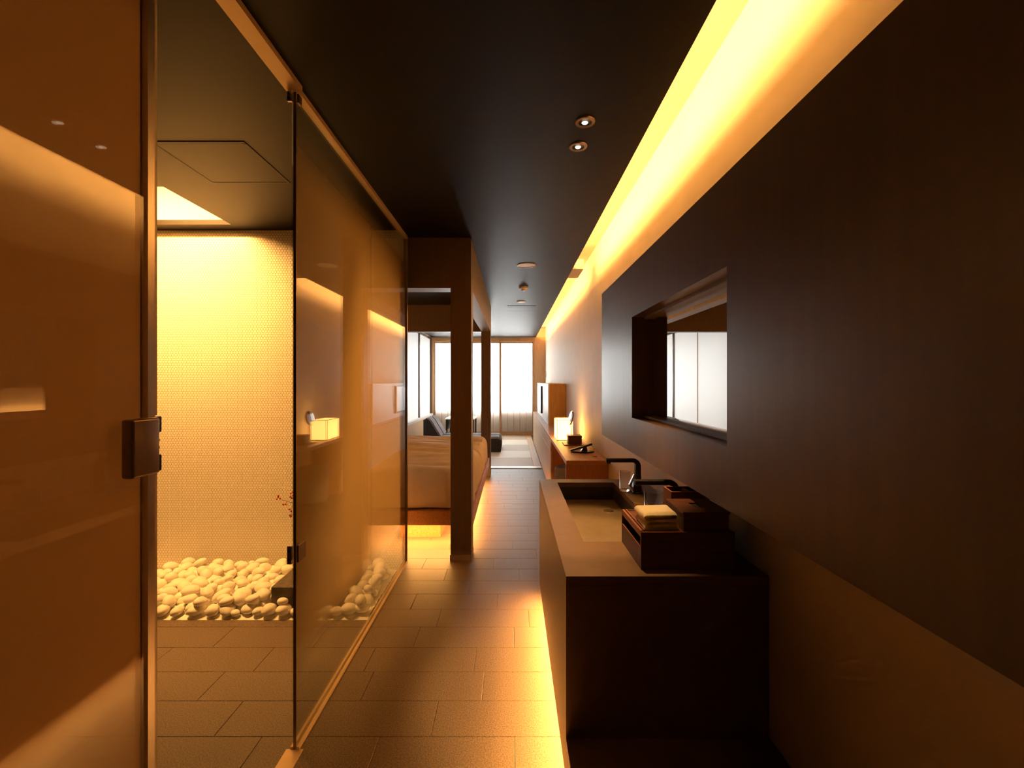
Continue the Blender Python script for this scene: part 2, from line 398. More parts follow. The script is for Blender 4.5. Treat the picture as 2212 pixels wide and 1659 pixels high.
g3 = pane(-1.4, 1.055, film='film_dim_tint')
bx('edge_profile', 'steel', g3, XG-.008, XG+.010, 1.055, 1.075, 0, CEIL-.023)
for z0, z1 in ((0, 1.235), (1.368, CEIL-.023)):
    bx('edge_seal', 'seal', g3, XG-.006, XG+.004, 1.075, 1.09, z0, z1); bx('seal_lip', 'seal', g3, XG-.012, XG-.006, 1.083, 1.097, z0, z1)
lk = MB().box(XG+.006, XG+.034, .985, 1.062, 1.236, 1.366, bev=.006, seg=3).build('lock_cover', 'bronze', scr, smooth=True); lk['label'] = 'square bronze lock plate'
for z0, z1 in ((1.328, 1.366), (1.236, 1.275)): bx('lock_keeper', 'black', lk, XG+.004, XG+.016, 1.062, 1.090, z0, z1, bev=.002)
for z in (1.292, 1.310): MB().tube([(XG+.01, 1.062, z), (XG+.01, 1.083, z)], .0065, 10).build('lock_bolt', 'chrome', lk, smooth=True)
# door leaf, swung into the shower
dr = thing('door_1', (XG, 1.782, .006), 'clear glass shower door swung open into the shower room', 'door', kind='structure')
dv = Vector((-.855, 1.788, 0)).normalized(); nv = Vector((dv.y, -dv.x, 0))
p0 = Vector((XG-.009, 1.792, 0)); p1 = p0+dv*.66
MB().prism([((p+nv*sg*.004).x, (p+nv*sg*.004).y) for p, sg in ((p0, 1), (p1, 1), (p1, -1), (p0, -1))], .008, CEIL-.03).build('door_leaf', 'glass', dr)
for z0, hh in ((.735, .068), (2.545, .036)):
    h = bx('hinge', 'bronze', dr, XG+.0055, XG+.014, 1.79, 1.855 if hh > .05 else 1.82, z0, z0+hh, bev=.002); h['label'] = 'small dark hinge clamp'
    bx('hinge_knuckle', 'steel', h, XG-.026, XG-.006, 1.775, 1.787, z0-.002, z0+hh+.002, bev=.002)
    for z in (z0+hh*.25, z0+hh*.75): MB().tube([(XG-.017, 1.770, z), (XG-.017, 1.776, z)], .005, 10).build('hinge_screw', 'black', h)

# ------------------------------------------------------------------ shower room
hp = thing('ceiling_hatch', (-1.525, 2.43, CEIL), 'square access hatch with a dark joint in the shower ceiling', 'hatch')
hx0, hx1, hy0, hy1 = -1.754, -1.295, 2.196, 2.657
q = MB()
for a in ((hx0, hx1, hy0, hy0+.018), (hx0, hx1, hy1-.012, hy1), (hx0, hx0+.012, hy0+.012, hy1-.012), (hx1-.016, hx1, hy0+.012, hy1-.012)): q.box(*a, CEIL-.003, CEIL)
q.build('hatch_joint', 'black_matte', hp)
bx('hatch_panel', 'ceil', hp, hx0+.012, hx1-.012, hy0+.012, hy1-.012, CEIL-.002, CEIL)
# pebbles
BX0, BX1, BY0, BY1, BZ = -1.513, -1.07, 2.85, 3.25, .16
gb = MB(); bm = gb.bm; nx, ny = 110, 42; gv = []
for i in range(nx+1):
    row = []
    for j in range(ny+1):
        x = -3.05+2.17*i/nx; y = 2.762+.723*j/ny
        row.append(bm.verts.new((x, y, -.004+min(1, (y-2.75)/.06)*(.008+.024*abs(noise.noise(Vector((x*22, y*22, 0))))))))
    gv.append(row)
for i in range(nx):
    for j in range(ny):
        if BX0-.004 < (gv[i][j].co.x+gv[i+1][j].co.x)/2 < BX1+.004 and BY0-.004 < (gv[i][j].co.y+gv[i][j+1].co.y)/2 < BY1+.004: continue
        bm.faces.new((gv[i][j], gv[i+1][j], gv[i+1][j+1], gv[i][j+1]))
tag(gb.build('pebble_bed', 'pebble', smooth=True), 'bed of small white chips under the white pebbles', 'pebbles', kind='stuff')
STM = []
for k in range(10):
    mb = MB(); mb.ball((0, 0, 0), (1, 1, 1), 3)
    for v in mb.bm.verts:
        n_ = noise.noise(v.co*.9+Vector((k*7.3, 0, 0)))*.14+noise.noise(v.co*1.9+Vector((0, k*3.1, 0)))*.05
        v.co = v.co*(1+n_)
    o = mb.build('white_pebble', 'pebble', smooth=True, origin=(0, 0, 0)); STM.append(o.data); bpy.data.objects.remove(o)
spots = []
def try_put(x, y, r, mind):
    for (a, b2, rr, z) in spots:
        if (a-x)**2+(b2-y)**2 < ((r+rr)*mind)**2: return False
    return True
def pebble(x, y, z, r, tilt=.35):
    o = link('white_pebble', random.choice(STM), (x, y, z))
    o.scale = (r*random.uniform(1.0, 1.28), r*random.uniform(.80, .98), r*random.uniform(.64, .80))
    o.rotation_euler = (random.uniform(-tilt, tilt), random.uniform(-tilt, tilt), random.uniform(0, 3.14))
    tag(o, 'smooth white pebble lying in the pebble bed below the mosaic wall', 'pebble', 'white pebbles under the mosaic wall')
tries = 0
while tries < 14000 and len(spots) < 195:
    tries += 1
    r = random.uniform(.036, .054) if tries < 8000 else random.uniform(.024, .036)
    x = random.uniform(-2.50, -.885-r*1.2); y = random.uniform(2.755+r, 3.475-r) if tries > 900 else random.uniform(2.764+r*.7, 2.78+r)
    if BX0-r*1.05 < x < BX1+r*1.05 and BY0-r*1.05 < y < BY1+r*1.05: continue
    if try_put(x, y, r, .83): spots.append((x, y, r, .015+r*.62))
low = list(spots)
for x, y, r, z in low: pebble(x, y, z, r)
spots = []; tries = 0
while tries < 9000 and len(spots) < 105:
    tries += 1
    r = random.uniform(.034, .050); x = random.uniform(-2.5, -.90-r); y = random.uniform(2.77+r, 3.47-r)
    if BX0-r*1.1 < x < BX1+r*1.1 and BY0-r*1.1 < y < BY1+r*1.1: continue
    if try_put(x, y, r, .84):
        z = max([zz+(rr+r)*.42*max(0, 1-((a-x)**2+(b2-y)**2)/((rr+r)**2)) for a, b2, rr, zz in low if (a-x)**2+(b2-y)**2 < (rr+r)**2] or [.04])
        spots.append((x, y, r, z+.012)); pebble(x, y, z+.012, r, .5)
tag(bx('stone_block', 'block', None, BX0, BX1, BY0, BY1, 0, BZ, bev=.004), 'dark rough stone block standing among the white pebbles', 'stone block')
vs_ = MB().lathe(-1.22, 3.03, [(0, BZ), (.05, BZ), (.062, BZ+.05), (.055, BZ+.12), (.024, BZ+.18), (.022, BZ+.21), (.028, BZ+.225), (.02, BZ+.222), (.016, BZ+.19), (.0, BZ+.18)], 28)
tag(vs_.build('bud_vase', 'ceramic', smooth=True), 'small dark vase on the stone block holding a berry branch', 'vase')
br = thing('berry_branch', (-1.22, 3.03, BZ+.20), 'thin branch with red berries in the vase on the stone block', 'branch')
def pt(u, v, y): return Vector(((u-1107)*y/F, y, EYE-(v-823)*y/F))
stem_main = [(-1.22, 3.03, BZ+.19), (-1.25, 3.02, .50), (-1.33, 3.01, .585), pt(641, 1091, 3.0), pt(622, 1083, 3.0), pt(605, 1079, 3.0)]
MB().tube(stem_main, [.0035, .003, .0026, .002, .0016, .0011], 6).build('branch_stem', 'stem', br, smooth=True)
twigs = [((1.0, 622, 1083), (616, 1088)), ((0, 630, 1087), (634, 1071)), ((0, 634, 1089), (628, 1103)), ((0, 632, 1095), (629, 1114))]
for a, b2 in twigs: MB().tube([pt(a[1], a[2], 3.0), pt(b2[0], b2[1], 3.0)], .0011, 5).build('twig', 'stem', br)
bs = [(601, 1074), (605, 1077), (598, 1078), (601, 1071), (612, 1090), (617, 1089), (628, 1066), (633, 1070), (627, 1073), (634, 1063), (630, 1076), (636, 1075), (625, 1100), (629, 1104), (626, 1113), (631, 1112), (628, 1116), (650, 1070), (655, 1080), (660, 1062)]
berry_me = None
for u, v in bs:
    p = pt(u, v, 3.0+random.uniform(-.012, .012))
    if berry_me is None:
        o = MB().ball(p, (.0065, .0065, .0065), 2).build('berry', 'berry', br, smooth=True); berry_me = o.data
    else: link('berry', berry_me, p-Vector((0, 0, .0065)), br)

# ------------------------------------------------------------------ vanity
ZT, PZ = .79, .243
VX0, VX1, VY0, VY1 = .181, XW-.004, 1.537, 3.057
bx0, bx1, by0, by1, bz = .292, .656, 1.87, 2.958, .679
pl = MB().box(VX0, XW, Y0, VY1, .118, PZ); pl.box(VX0, VX0+.010, Y0, VY1, .10, .118); pl.box(.33, XW, Y0, VY1-.06, -.006, .118)
struct(pl.build('trim_5', 'stone_dark'), 'low dark plinth under the washstand with light glowing below its edge', 'plinth')
va = thing('washstand', ((VX0+VX1)/2, (VY0+VY1)/2, PZ), 'long dark stone washstand block with a sunken rectangular basin', 'washstand')
q = MB(); ct = .03
q.box(VX0, bx0, VY0, VY1, ZT-ct, ZT); q.box(bx1, VX1, VY0, VY1, ZT-ct, ZT)
q.box(bx0, bx1, VY0, by0, ZT-ct, ZT); q.box(bx0, bx1, by1, VY1, ZT-ct, ZT); q.build('worktop', 'stone_dark', va)
q = MB(); z1 = ZT-ct-.0012
q.box(VX0, VX0+.02, VY0, VY1, PZ, z1); q.box(VX0+.02, VX1, VY0, VY0+.02, PZ, z1); q.box(VX0+.02, VX1, VY1-.02, VY1, PZ, z1); q.box(VX1-.02, VX1, VY0+.02, VY1-.02, PZ, z1)
q.build('side_panels', 'stone_dark', va)
q = MB(); e = .015
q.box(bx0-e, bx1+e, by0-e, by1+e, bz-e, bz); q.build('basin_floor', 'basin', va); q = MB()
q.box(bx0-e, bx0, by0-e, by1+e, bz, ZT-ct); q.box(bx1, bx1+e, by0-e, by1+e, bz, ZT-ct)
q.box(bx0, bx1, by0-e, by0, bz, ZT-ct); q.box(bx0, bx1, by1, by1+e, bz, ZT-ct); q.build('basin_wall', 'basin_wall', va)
MB().lathe(.57, 2.70, [(0, bz+.004), (.028, bz+.004), (.03, bz), (0, bz)], 24).build('drain', 'steel', va, smooth=True)
def faucet(x, y, label):
    f = thing('basin_faucet', (x, y, ZT), label, 'faucet', 'black basin faucets')
    h = .193; zt = ZT+h
    MB().lathe(x, y, [(0, ZT), (.032, ZT), (.032, ZT+.008), (.027, ZT+.012), (0, ZT+.012)], 24).build('faucet_base', 'black', f, smooth=True)
    P = [(x-.004, y, ZT+.008), (x-.006, y, ZT+.03), (x-.002, y, ZT+.075), (x, y, ZT+.12), (x, y, zt-.03)]
    Wd = [(.05, .056), (.048, .052), (.042, .038), (.036, .033), (.034, .032)]
    for k in range(1, 6):
        a = k*math.pi/10; P.append((x-.03*(1-math.cos(a)), y, zt-.03+.03*math.sin(a))); Wd.append((.034, .032-.002*k))
    for xx in (-.08, -.135, -.187): P.append((x+xx, y, zt)); Wd.append((.034, .022))
    MB().tube(P, 0, flat=Wd).build('faucet_spout', 'black', f, smooth=True)
    MB().lathe(x-.170, y, [(0, zt-.018), (.011, zt-.018), (.011, zt-.010), (0, zt-.010)], 16).build('aerator', 'black', f)
    MB().tube([(x-.03, y, ZT+.018), (x-.045, y, ZT+.05), (x-.030, y, ZT+.085), (x-.02, y, ZT+.11)], 0, flat=[(.03, .012), (.03, .010), (.026, .008), (.022, .006)]).build('faucet_lever', 'chrome', f, smooth=True)
faucet(.737, 2.68, 'tall black angular faucet at the far end of the basin')
faucet(.75, 2.10, 'tall black angular faucet behind the wooden tissue box')
def tumbler(x, y, z, r, h, label):
    q = MB().lathe(x, y, [(0, z), (r*.9, z), (r, z+.006), (r*1.04, z+h), (r*1.0, z+h), (r*.94, z+.014), (0, z+.012)], 32)
    tag(q.build('glass_tumbler', 'tumbler', smooth=True), label, 'glass')
tumbler(.676, 2.735, ZT, .031, .118, 'clear tumbler beside the faucet at the far end of the basin')
ct_ = MB().box(.63, .81, 2.185, 2.365, ZT, ZT+.010, bev=.002); ct_.box(.63, .634, 2.185, 2.365, ZT+.0101, ZT+.018)
ct_.box(.806, .81, 2.185, 2.365, ZT+.0101, ZT+.018); ct_.box(.634, .806, 2.185, 2.189, ZT+.0101, ZT+.018); ct_.box(.634, .806, 2.361, 2.365, ZT+.0101, ZT+.018)
tag(ct_.build('coaster_tray', 'tray_wood'), 'small red-brown wooden tray under the wide tumbler', 'tray')
tumbler(.697, 2.2475, ZT+.0105, .044, .104, 'wide clear tumbler on the small tray behind the towels')
# amenity box with a tray set in its top
ax0, ax1, ay0, ay1, az = .4495, .777, 1.591, 1.873, .9205
ab = thing('amenity_box', ((ax0+ax1)/2, (ay0+ay1)/2, ZT), 'large red-brown wooden box with an open slot along its side', 'box')
bx('box_front', 'tray_wood', ab, ax0, ax1, ay0, ay0+.009, ZT, az)
bx('box_back', 'tray_wood', ab, ax0, ax1, ay1-.009, ay1, ZT, az)
bx('box_side', 'tray_wood', ab, ax1-.009, ax1, ay0+.009, ay1-.009, ZT, az)
bx('box_side', 'tray_wood', ab, ax0, ax0+.009, ay0+.009, ay1-.009, ZT, ZT+.076)
bx('box_floor', 'tray_wood', ab, ax0+.009, ax1-.009, ay0+.009, ay1-.009, ZT, ZT+.009)
bx('rim_edge', 'tray_edge', ab, ax0, ax0+.009, ay0+.009, ay1-.009, ZT+.076, ZT+.0775)
bx('tray_rim', 'tray_edge', ab, ax0, ax0+.008, ay0+.009, ay1-.009, az-.018, az+.004)
bx('tray_rim', 'tray_edge', ab, ax0+.013, ax0+.017, ay0+.012, ay1-.012, az-.003, az+.006)
bx('tray_board', 'tray_wood', ab, ax0+.008, ax1-.009, ay0+.009, ay1-.009, az-.013, az-.003)
# towels
def towel(x0, x1, y0, y1, z, h, label, seed):
    # folded cloth: a stacked zigzag section in the x-z plane, with soft round folds, extruded along y
    t_ = h/3.0; pts = []
    def arc(cx, cz, r, a0, a1, n=8): return [(cx+r*math.cos(a0+(a1-a0)*i/n), cz+r*math.sin(a0+(a1-a0)*i/n)) for i in range(n+1)]
    q = MB(); bm = q.bm; ny = 16
    H = h/2; outer = []
    outer += arc(x0+H, z+H, H, -math.pi/2, -3*math.pi/2, 12)
    outer += arc(x1-t_*.70, z+h-t_*.66, t_*.66, math.pi/2, -math.pi/2, 8)
    outer += [(x1-t_*1.2, z+h-t_*1.26), (x0+H*1.3, z+h-t_*1.2), (x0+H*1.05, z+H), (x0+H*1.3, z+t_*1.2), (x1-t_*1.0, z+t_*1.26)]
    outer += arc(x1-t_*.45, z+t_*.66, t_*.66, math.pi/2, -math.pi/2, 8)
    rings = []
    for j in range(ny+1):
        f = j/ny; y = y0+(y1-y0)*f; e_ = min(1, 6*min(f, 1-f))**.5*.26+.74
        cx, cz = (x0+x1)/2, z+h/2
        ring = []
        for (px, pz) in outer:
            n_ = noise.noise(Vector((px*22+seed, y*16, pz*22)))*.004
            yy = y+n_
            ring.append(bm.verts.new((cx+(px-cx)*(.97+.03*e_)+n_, yy, max(z, z+(pz-z)*e_ + (n_*1.2 if pz > z+.004 else 0)))))
        rings.append(ring)
    n = len(outer)
    for A_, B_ in zip(rings, rings[1:]):
        for k in range(n): bm.faces.new((A_[k], A_[(k+1) % n], B_[(k+1) % n], B_[k]))
    for rg in (rings[0][::-1], rings[-1]): bm.faces.new(rg)
    bmesh.ops.triangulate(bm, faces=[f for f in bm.faces if len(f.verts) > 4])
    o = q.build('folded_towel', 'towel', smooth=True); return tag(o, label, 'towel')
towel(.470, .594, 1.618, 1.745, az-.003, .030, 'cream folded hand towel lying under another on the wooden box', 3)
towel(.466, .588, 1.618, 1.745, az+.0275, .033, 'cream folded hand towel on top of another on the wooden box', 9)
# tissue box
tb = thing('tissue_box', (.685, 1.695, az-.003), 'red-brown wooden tissue box with a slot in its lid', 'tissue box')
bx('box_body', 'tray_wood', tb, .604, .764, 1.605, 1.785, az-.003, az+.060, bev=.001)
q = MB(); q.box(.601, .667, 1.602, 1.788, az+.060, az+.067); q.box(.703, .767, 1.602, 1.788, az+.060, az+.067); q.box(.667, .703, 1.602, 1.66, az+.060, az+.067); q.box(.667, .703, 1.73, 1.788, az+.060, az+.067)
q.build('box_lid', 'tray_wood', tb)
bx('lid_slot', 'black_matte', tb, .667, .703, 1.66, 1.73, az+.060, az+.0615)
# divided caddy
dc = thing('divided_caddy', (.735, 1.93, ZT), 'tall red-brown wooden caddy with two open compartments behind the tissue box', 'caddy')
cx0, cx1, cy0, cy1, cz = .657, .816, 1.883, 1.982, .99
for i, a in enumerate(((cx0, cx1, cy0, cy0+.006), (cx0, cx1, cy1-.006, cy1), (cx0, cx0+.006, cy0+.006, cy1-.006), (cx1-.006, cx1, cy0+.006, cy1-.006))):
    wl_ = bx('caddy_wall', 'tray_wood', dc, *a, ZT, cz); bx('rim_edge', 'tray_edge', wl_, *a, cz, cz+.0015)
bx('caddy_floor', 'tray_wood', dc, cx0+.006, cx1-.006, cy0+.006, cy1-.006, ZT, ZT+.009)
bx('caddy_divider', 'tray_edge', dc, (cx0+cx1)/2-.003, (cx0+cx1)/2+.003, cy0+.006, cy1-.006, ZT+.009, cz)

# ------------------------------------------------------------------ desk and cabinets
DZ, DX, DY0, DY1 = .73, .486, 4.115, 10.7
dk = thing('long_desk', (.68, 7.4, 0), 'long orange-brown wooden desk running along the cream wall', 'desk')
bx('desk_top', 'wood', dk, DX, XW-.002, DY0, DY1, DZ-.04, DZ, bev=.001)
bx('end_panel', 'wood_v', dk, DX, XW-.002, DY0, DY0+.042, 0, DZ-.0402)
ys = [5.81, 6.45, 7.2, 7.95, 8.7, 9.45, 10.2, 10.68]
places = ['next to the knee space', 'second from the knee space', 'where the straw mats begin', 'below the start of the television board', 'below the television', 'just past the television', 'at the end by the paper screens']
for (a, b2), pl_ in zip(zip(ys, ys[1:]), places):
    xw_ = XW-.004
    cb = thing('drawer_cabinet', ((DX+xw_)/2, (a+b2)/2, 0), 'pale wooden drawer cabinet under the desk '+pl_, 'cabinet', 'drawer cabinets under the long desk')
    bx('cabinet_body', 'wood_v', cb, DX+.02, xw_, a, b2, 0, DZ-.041)
    bx('drawer_front', 'wood_pale', cb, DX+.002, DX+.02, a+.002, b2-.002, .548, DZ-.044, bev=.001)
    bx('cabinet_door', 'wood_pale', cb, DX+.002, DX+.02, a+.002, b2-.002, .03, .542, bev=.001)
st = thing('round_stool', (.67, 5.42, 0), 'dark blue-grey round stool tucked under the long desk', 'stool')
MB().lathe(.67, 5.42, [(0, .03), (.155, .03), (.17, .05), (.17, .40), (.155, .43), (0, .435)], 32).build('stool_seat', 'sofa_grey', st, smooth=True)
MB().lathe(.67, 5.42, [(0, 0), (.15, 0), (.15, .03), (0, .03)], 24).build('stool_base', 'black', st)
# lamp
lp = thing('paper_lamp', (.64, 5.7, DZ), 'glowing square paper lamp standing on the long desk', 'lamp')
lx0, lx1, ly0, ly1, lz = .54, .738, 5.51, 5.895, .977
q = MB(); s = .006
for x in (lx0, lx1-s):
    for y in (ly0, ly1-s): q.box(x, x+s, y, y+s, DZ, lz)
for z in (DZ, lz-s):
    for y in (ly0, ly1-s): q.box(lx0+s, lx1-s, y, y+s, z, z+s)
    for x in (lx0, lx1-s): q.box(x, x+s, ly0+s, ly1-s, z, z+s)
q.build('lamp_frame', 'wood_pale', lp)
q = MB(); q.box(lx0+.002, lx1-.002, ly0+.002, ly0+.003, DZ+.006, lz-.006); q.box(lx0+.002, lx1-.002, ly1-.003, ly1-.002, DZ+.006, lz-.006)
q.box(lx0+.002, lx0+.003, ly0+.003, ly1-.003, DZ+.006, lz-.006); q.box(lx1-.003, lx1-.002, ly0+.003, ly1-.003, DZ+.006, lz-.006)
q.build('lamp_shade', 'lamp_paper', lp)
def point(name, loc, p, c=WARM, r=.03):
    l = bpy.data.lights.new(name, 'POINT'); l.energy = p; l.color = c; l.shadow_soft_size = r
    o = bpy.data.objects.new(name, l); COL.objects.link(o); o.location = loc
point('lamp_bulb', ((lx0+lx1)/2, (ly0+ly1)/2, .855), 6, (1, .5, .13), .04)
# makeup mirror
mk = thing('makeup_mirror', (.695, 5.386, DZ), 'small round makeup mirror on a thin stand before the paper lamp', 'makeup mirror')
MB().lathe(.695, 5.386, [(0, DZ), (.06, DZ), (.06, DZ+.006), (.01, DZ+.012), (0, DZ+.012)], 28).build('stand_base', 'steel', mk, smooth=True)
MB().tube([(.695, 5.386, DZ+.008), (.695, 5.386, DZ+.195)], .0045, 10).build('stand_pole', 'steel', mk, smooth=True)
def disc(cx, cy, cz, r, th, nrm, mat, name, par):
    n_ = Vector(nrm).normalized(); q = MB(); R_ = n_.to_track_quat('Z', 'Y').to_matrix()
    q.lathe(0, 0, [(0, -th/2), (r*.96, -th/2), (r, 0), (r*.96, th/2), (0, th/2)], 40)
    for v in q.bm.verts: v.co = R_ @ v.co + Vector((cx, cy, cz))
    return q.build(name, mat, par, smooth=True)
disc(.695, 5.386, DZ+.28, .09, .014, (-1, -.1, .22), 'steel', 'mirror_rim', mk)
disc(.685, 5.385, DZ+.2822, .083, .003, (-1, -.1, .22), 'mirror', 'mirror_face', mk)
# box on a tray, telephone
tag(bx('desk_tray', 'tray_wood', None, .576, .81, 5.06, 5.31, DZ, DZ+.011, bev=.003), 'flat red-brown tray under the small box on the desk', 'tray')
bx_ = thing('small_wood_box', (.70, 5.17, DZ+.011), 'small red-brown lidded box on a tray on the desk', 'box')
bx('box_body', 'tray_wood', bx_, .625, .778, 5.10, 5.24, DZ+.011, DZ+.077, bev=.003); bx('box_lid', 'tray_wood', bx_, .623, .78, 5.098, 5.242, DZ+.078, DZ+.106, bev=.004)
ph = thing('desk_telephone', (.70, 4.59, DZ), 'slim black telephone with a raised slanted handset on the desk', 'telephone')
MB().prism([(.705+.115*math.cos(a*math.pi/12), 4.59+.07*math.sin(a*math.pi/12)) for a in range(24)], DZ, DZ+.016).build('phone_base', 'black', ph, smooth=True)
MB().tube([(.585, 4.59, DZ+.020), (.675, 4.59, DZ+.046), (.755, 4.59, DZ+.071), (.80, 4.59, DZ+.084)], 0, flat=[(.045, .014), (.05, .020), (.05, .020), (.045, .024)]).build('handset', 'black', ph, smooth=True)
MB().prof([(.685, DZ+.014), (.755, DZ+.014), (.745, DZ+.065), (.72, DZ+.056)], 'y', 4.572, 4.608).build('cradle', 'black', ph)
tag(MB().box(.762, .80, 4.31, 4.355, DZ, DZ+.011, bev=.003).build('memo_pad', 'rail'), 'tiny cream memo pad near the end of the desk', 'memo pad')
tag(MB().tube([(.825, 4.60, DZ+.004), (.845, 4.8, DZ+.004), (.85, 5.1, DZ+.004), (.845, 5.6, DZ+.004)], .004, 6).build('telephone_cord', 'black', smooth=True), 'thin dark cord lying along the back of the desk', 'cord')
# TV cabinet
TX, TY0, TY1, TZ0, TZ1 = .585, 7.45, 10.65, DZ, 1.405
tv = thing('television_board', (.72, 9.0, DZ), 'white wall board with wooden side holding a flat television above the desk', 'television board')
xw_ = XW-.004
bx('board_front', 'white_pl', tv, TX, TX+.02, TY0, TY1, TZ0, TZ1, bev=.002); bx('board_body', 'wood_amber', tv, TX+.02, xw_, TY0+.002, TY1, TZ0, TZ1)
ts = thing('television', (TX, 9.4, .85), 'flat television with a dark screen on the white wall board', 'television')
bx('television_case', 'screenbez', ts, TX-.035, TX, 8.85, 10.0, .82, 1.35, bev=.004); bx('television_screen', 'screen', ts, TX-.0365, TX-.035, 8.88, 9.97, .85, 1.33)
tag(MB().box(XW-.016, XW+.002, 11.72, 11.79, 1.55, 1.68, bev=.003).build('light_switch', 'steel'), 'small switch plate on the cream wall past the television', 'switch')

# ------------------------------------------------------------------ beds
PX0, PX1, PY0, PY1 = -.50, -.332, 3.67, 3.84
bc = thing('bed_canopy', (-1.3, 5.3, 0), 'dark brown post and beam canopy around the two beds', 'bed canopy')
q = MB().box(PX0, PX1, PY0, PY1, 0, CEIL, bev=.003); q.build('post', 'canopy', bc)
bx('post', 'canopy', bc, -.475, PX1, 6.90, 7.06, 0, 2.2, bev=.003)
bx('beam_front', 'canopy', bc, -2.3, PX0, PY0, PY1, 2.2, CEIL)
bx('beam_side', 'canopy_in', bc, PX0+.03, PX1, PY1, 7.06, 2.2, CEIL)
bx('beam_back', 'canopy', bc, -2.3, PX0+.03, 6.92, 7.06, 2.2, CEIL)
bx('post_foot', 'bronze', bc, PX0-.004, PX1+.004, PY0-.004, PY1+.004, 0, .05)
bp = thing('bed_platform', (-1.3, 5.25, 0), 'orange-brown wooden bed platform floating over a glowing light strip', 'bed platform')
bx('platform_deck', 'wood', bp, -2.2, -.337, 3.90, 6.62, .212, .335, bev=.003)
bx('platform_plinth', 'wood', bp, -2.2, -.67, 4.23, 6.4, 0, .212)
hb = thing('headboard', (-2.25, 5.28, 0), 'wooden headboard wall with a glowing horizontal niche', 'headboard')
bx('lower_panel', 'wood', hb, -2.299, -2.205, 3.90, 6.62, 0, 1.11, bev=.002)
bx('upper_panel', 'canopy', hb, -2.299, -2.215, 3.90, 6.62, 1.37, 2.2, bev=.002)
bx('niche_back', 'cream', hb, -2.299, -2.292, 3.90, 6.62, 1.11, 1.37)
def duvet(y0, y1, label, seed):
    q = MB(); bm = q.bm; zt, zb, R_ = .655, .50, .11
    def path(L, n_flat, edge0, edge1):   # (position, drop) samples along one axis
        out = []
        H = .20
        if edge0:
            for i in range(5): out.append((0, R_+H*(1-i/5)))
            for i in range(7): a = i/7*math.pi/2; out.append((R_*(1-math.cos(a))*1.0, R_*(1-math.sin(a))))
        else: out.append((0, 0))
        a0 = R_ if edge0 else 0; a1 = L-(R_ if edge1 else 0)
        for i in range(n_flat+1): out.append((a0+(a1-a0)*i/n_flat, 0))
        if edge1:
            for i in range(1, 8): a = i/7*math.pi/2; out.append((L-R_+R_*math.sin(a), R_*(1-math.cos(a))))
            for i in range(1, 6): out.append((L, R_+H*i/5))
        return out
    X0_, X1_ = -1.77, -.37
    px = path(X1_-X0_, 60, False, True); py = path(y1-y0, 46, True, True)
    V = []
    for (a, da) in px:
        row = []
        for (b2, db) in py:
            x, y = X0_+a, y0+b2
            drop = math.hypot(da, db) if (da > 0 and db > 0) else max(da, db)
            z = zt-min(drop, .305)
            s1 = noise.noise(Vector((x*1.3+seed, y*5.0, seed)))*.042+noise.noise(Vector((x*3.1, y*9+seed, z*2)))*.020+noise.noise(Vector((x*9, y*7, z*6+seed)))*.007
            sag = -.016*math.sin(min(1, max(0, (y-y0)/(y1-y0)))*math.pi)
            if drop < .02: z += s1+sag+.02
            else:
                k = min(1, drop/.15); z += (s1+.02)*(1-k)
                fold = noise.noise(Vector((x*6, y*6, z*1.5+seed)))*.016+.010
                if da > 0: x += fold*k
                if db > 0: y += fold*k*(-1 if b2 < .4 else 1)
            row.append(bm.verts.new((x, y, z)))
        V.append(row)
    for i in range(len(V)-1):
        for j in range(len(V[0])-1): bm.faces.new((V[i][j], V[i+1][j], V[i+1][j+1], V[i][j+1]))
    bmesh.ops.remove_doubles(bm, verts=bm.verts, dist=.0005)
    return q.build('duvet', 'duvet', None, smooth=True)
for y0, y1, lab, wh in ((3.96, 5.24, 'bed nearest the dark post', 1), (5.34, 6.58, 'bed nearest the paper screens', 2)):
    mt = bx('mattress', 'duvet', None, -2.19, -.40, y0+.03, y1-.03, .335, .60, bev=.04, seg=3)
    tag(mt, ('cream mattress of the ' + lab), 'mattress')
    d_ = duvet(y0, y1, '', wh*5.3); tag(d_, 'cream rumpled duvet spread on the ' + lab, 'duvet')
    p = MB(); p.box(-2.165, -1.80, y0+.28, y1-.28, .602, .75, bev=.06, seg=4)
    tag(p.build('pillow', 'duvet', smooth=True), 'cream pillow against the headboard of the ' + lab, 'pillow')

# ------------------------------------------------------------------ sitting corner
so = thing('floor_lounger', (-1.05, 9.65, .012), 'low grey legless lounger with dark sides on the straw mats', 'lounger')
z0 = .012
for k, (ya, yb) in enumerate(((9.2, 9.62), (9.625, 10.05))):
    bx('seat_cushion', 'sofa_grey', so, -1.62, -.25, ya+.02, yb-.0, z0+.05, z0+.30, bev=.05, seg=4)
    q = MB().prof([(-1.62, z0+.22), (-1.44, z0+.30), (-1.66, z0+.66), (-1.72, z0+.70), (-1.78, z0+.67), (-1.78, z0+.22)], 'y', ya+.02, yb)
    bmesh.ops.bevel(q.bm, geom=list(q.bm.edges), offset=.025, segments=3, affect='EDGES'); q.build('back_cushion', 'sofa_grey', so, smooth=True)
bx('seat_base', 'sofa_dark', so, -1.78, -.235, 9.215, 10.05, z0, z0+.06, bev=.01)
q = MB().prof([(-1.80, z0+.05), (-.235, z0+.05), (-.235, z0+.245), (-.30, z0+.275), (-1.45, z0+.275), (-1.67, z0+.63), (-1.73, z0+.68), (-1.80, z0+.65)], 'y', 9.19, 9.22); q.build('side_panel', 'sofa_dark', so)
bx('end_panel', 'sofa_dark', so, -.25, -.225, 9.22, 10.05, z0+.05, z0+.24, bev=.008)
tbl = thing('low_table', (-1.24, 11.2, .012), 'low dark table with a pale top behind the grey lounger', 'table')
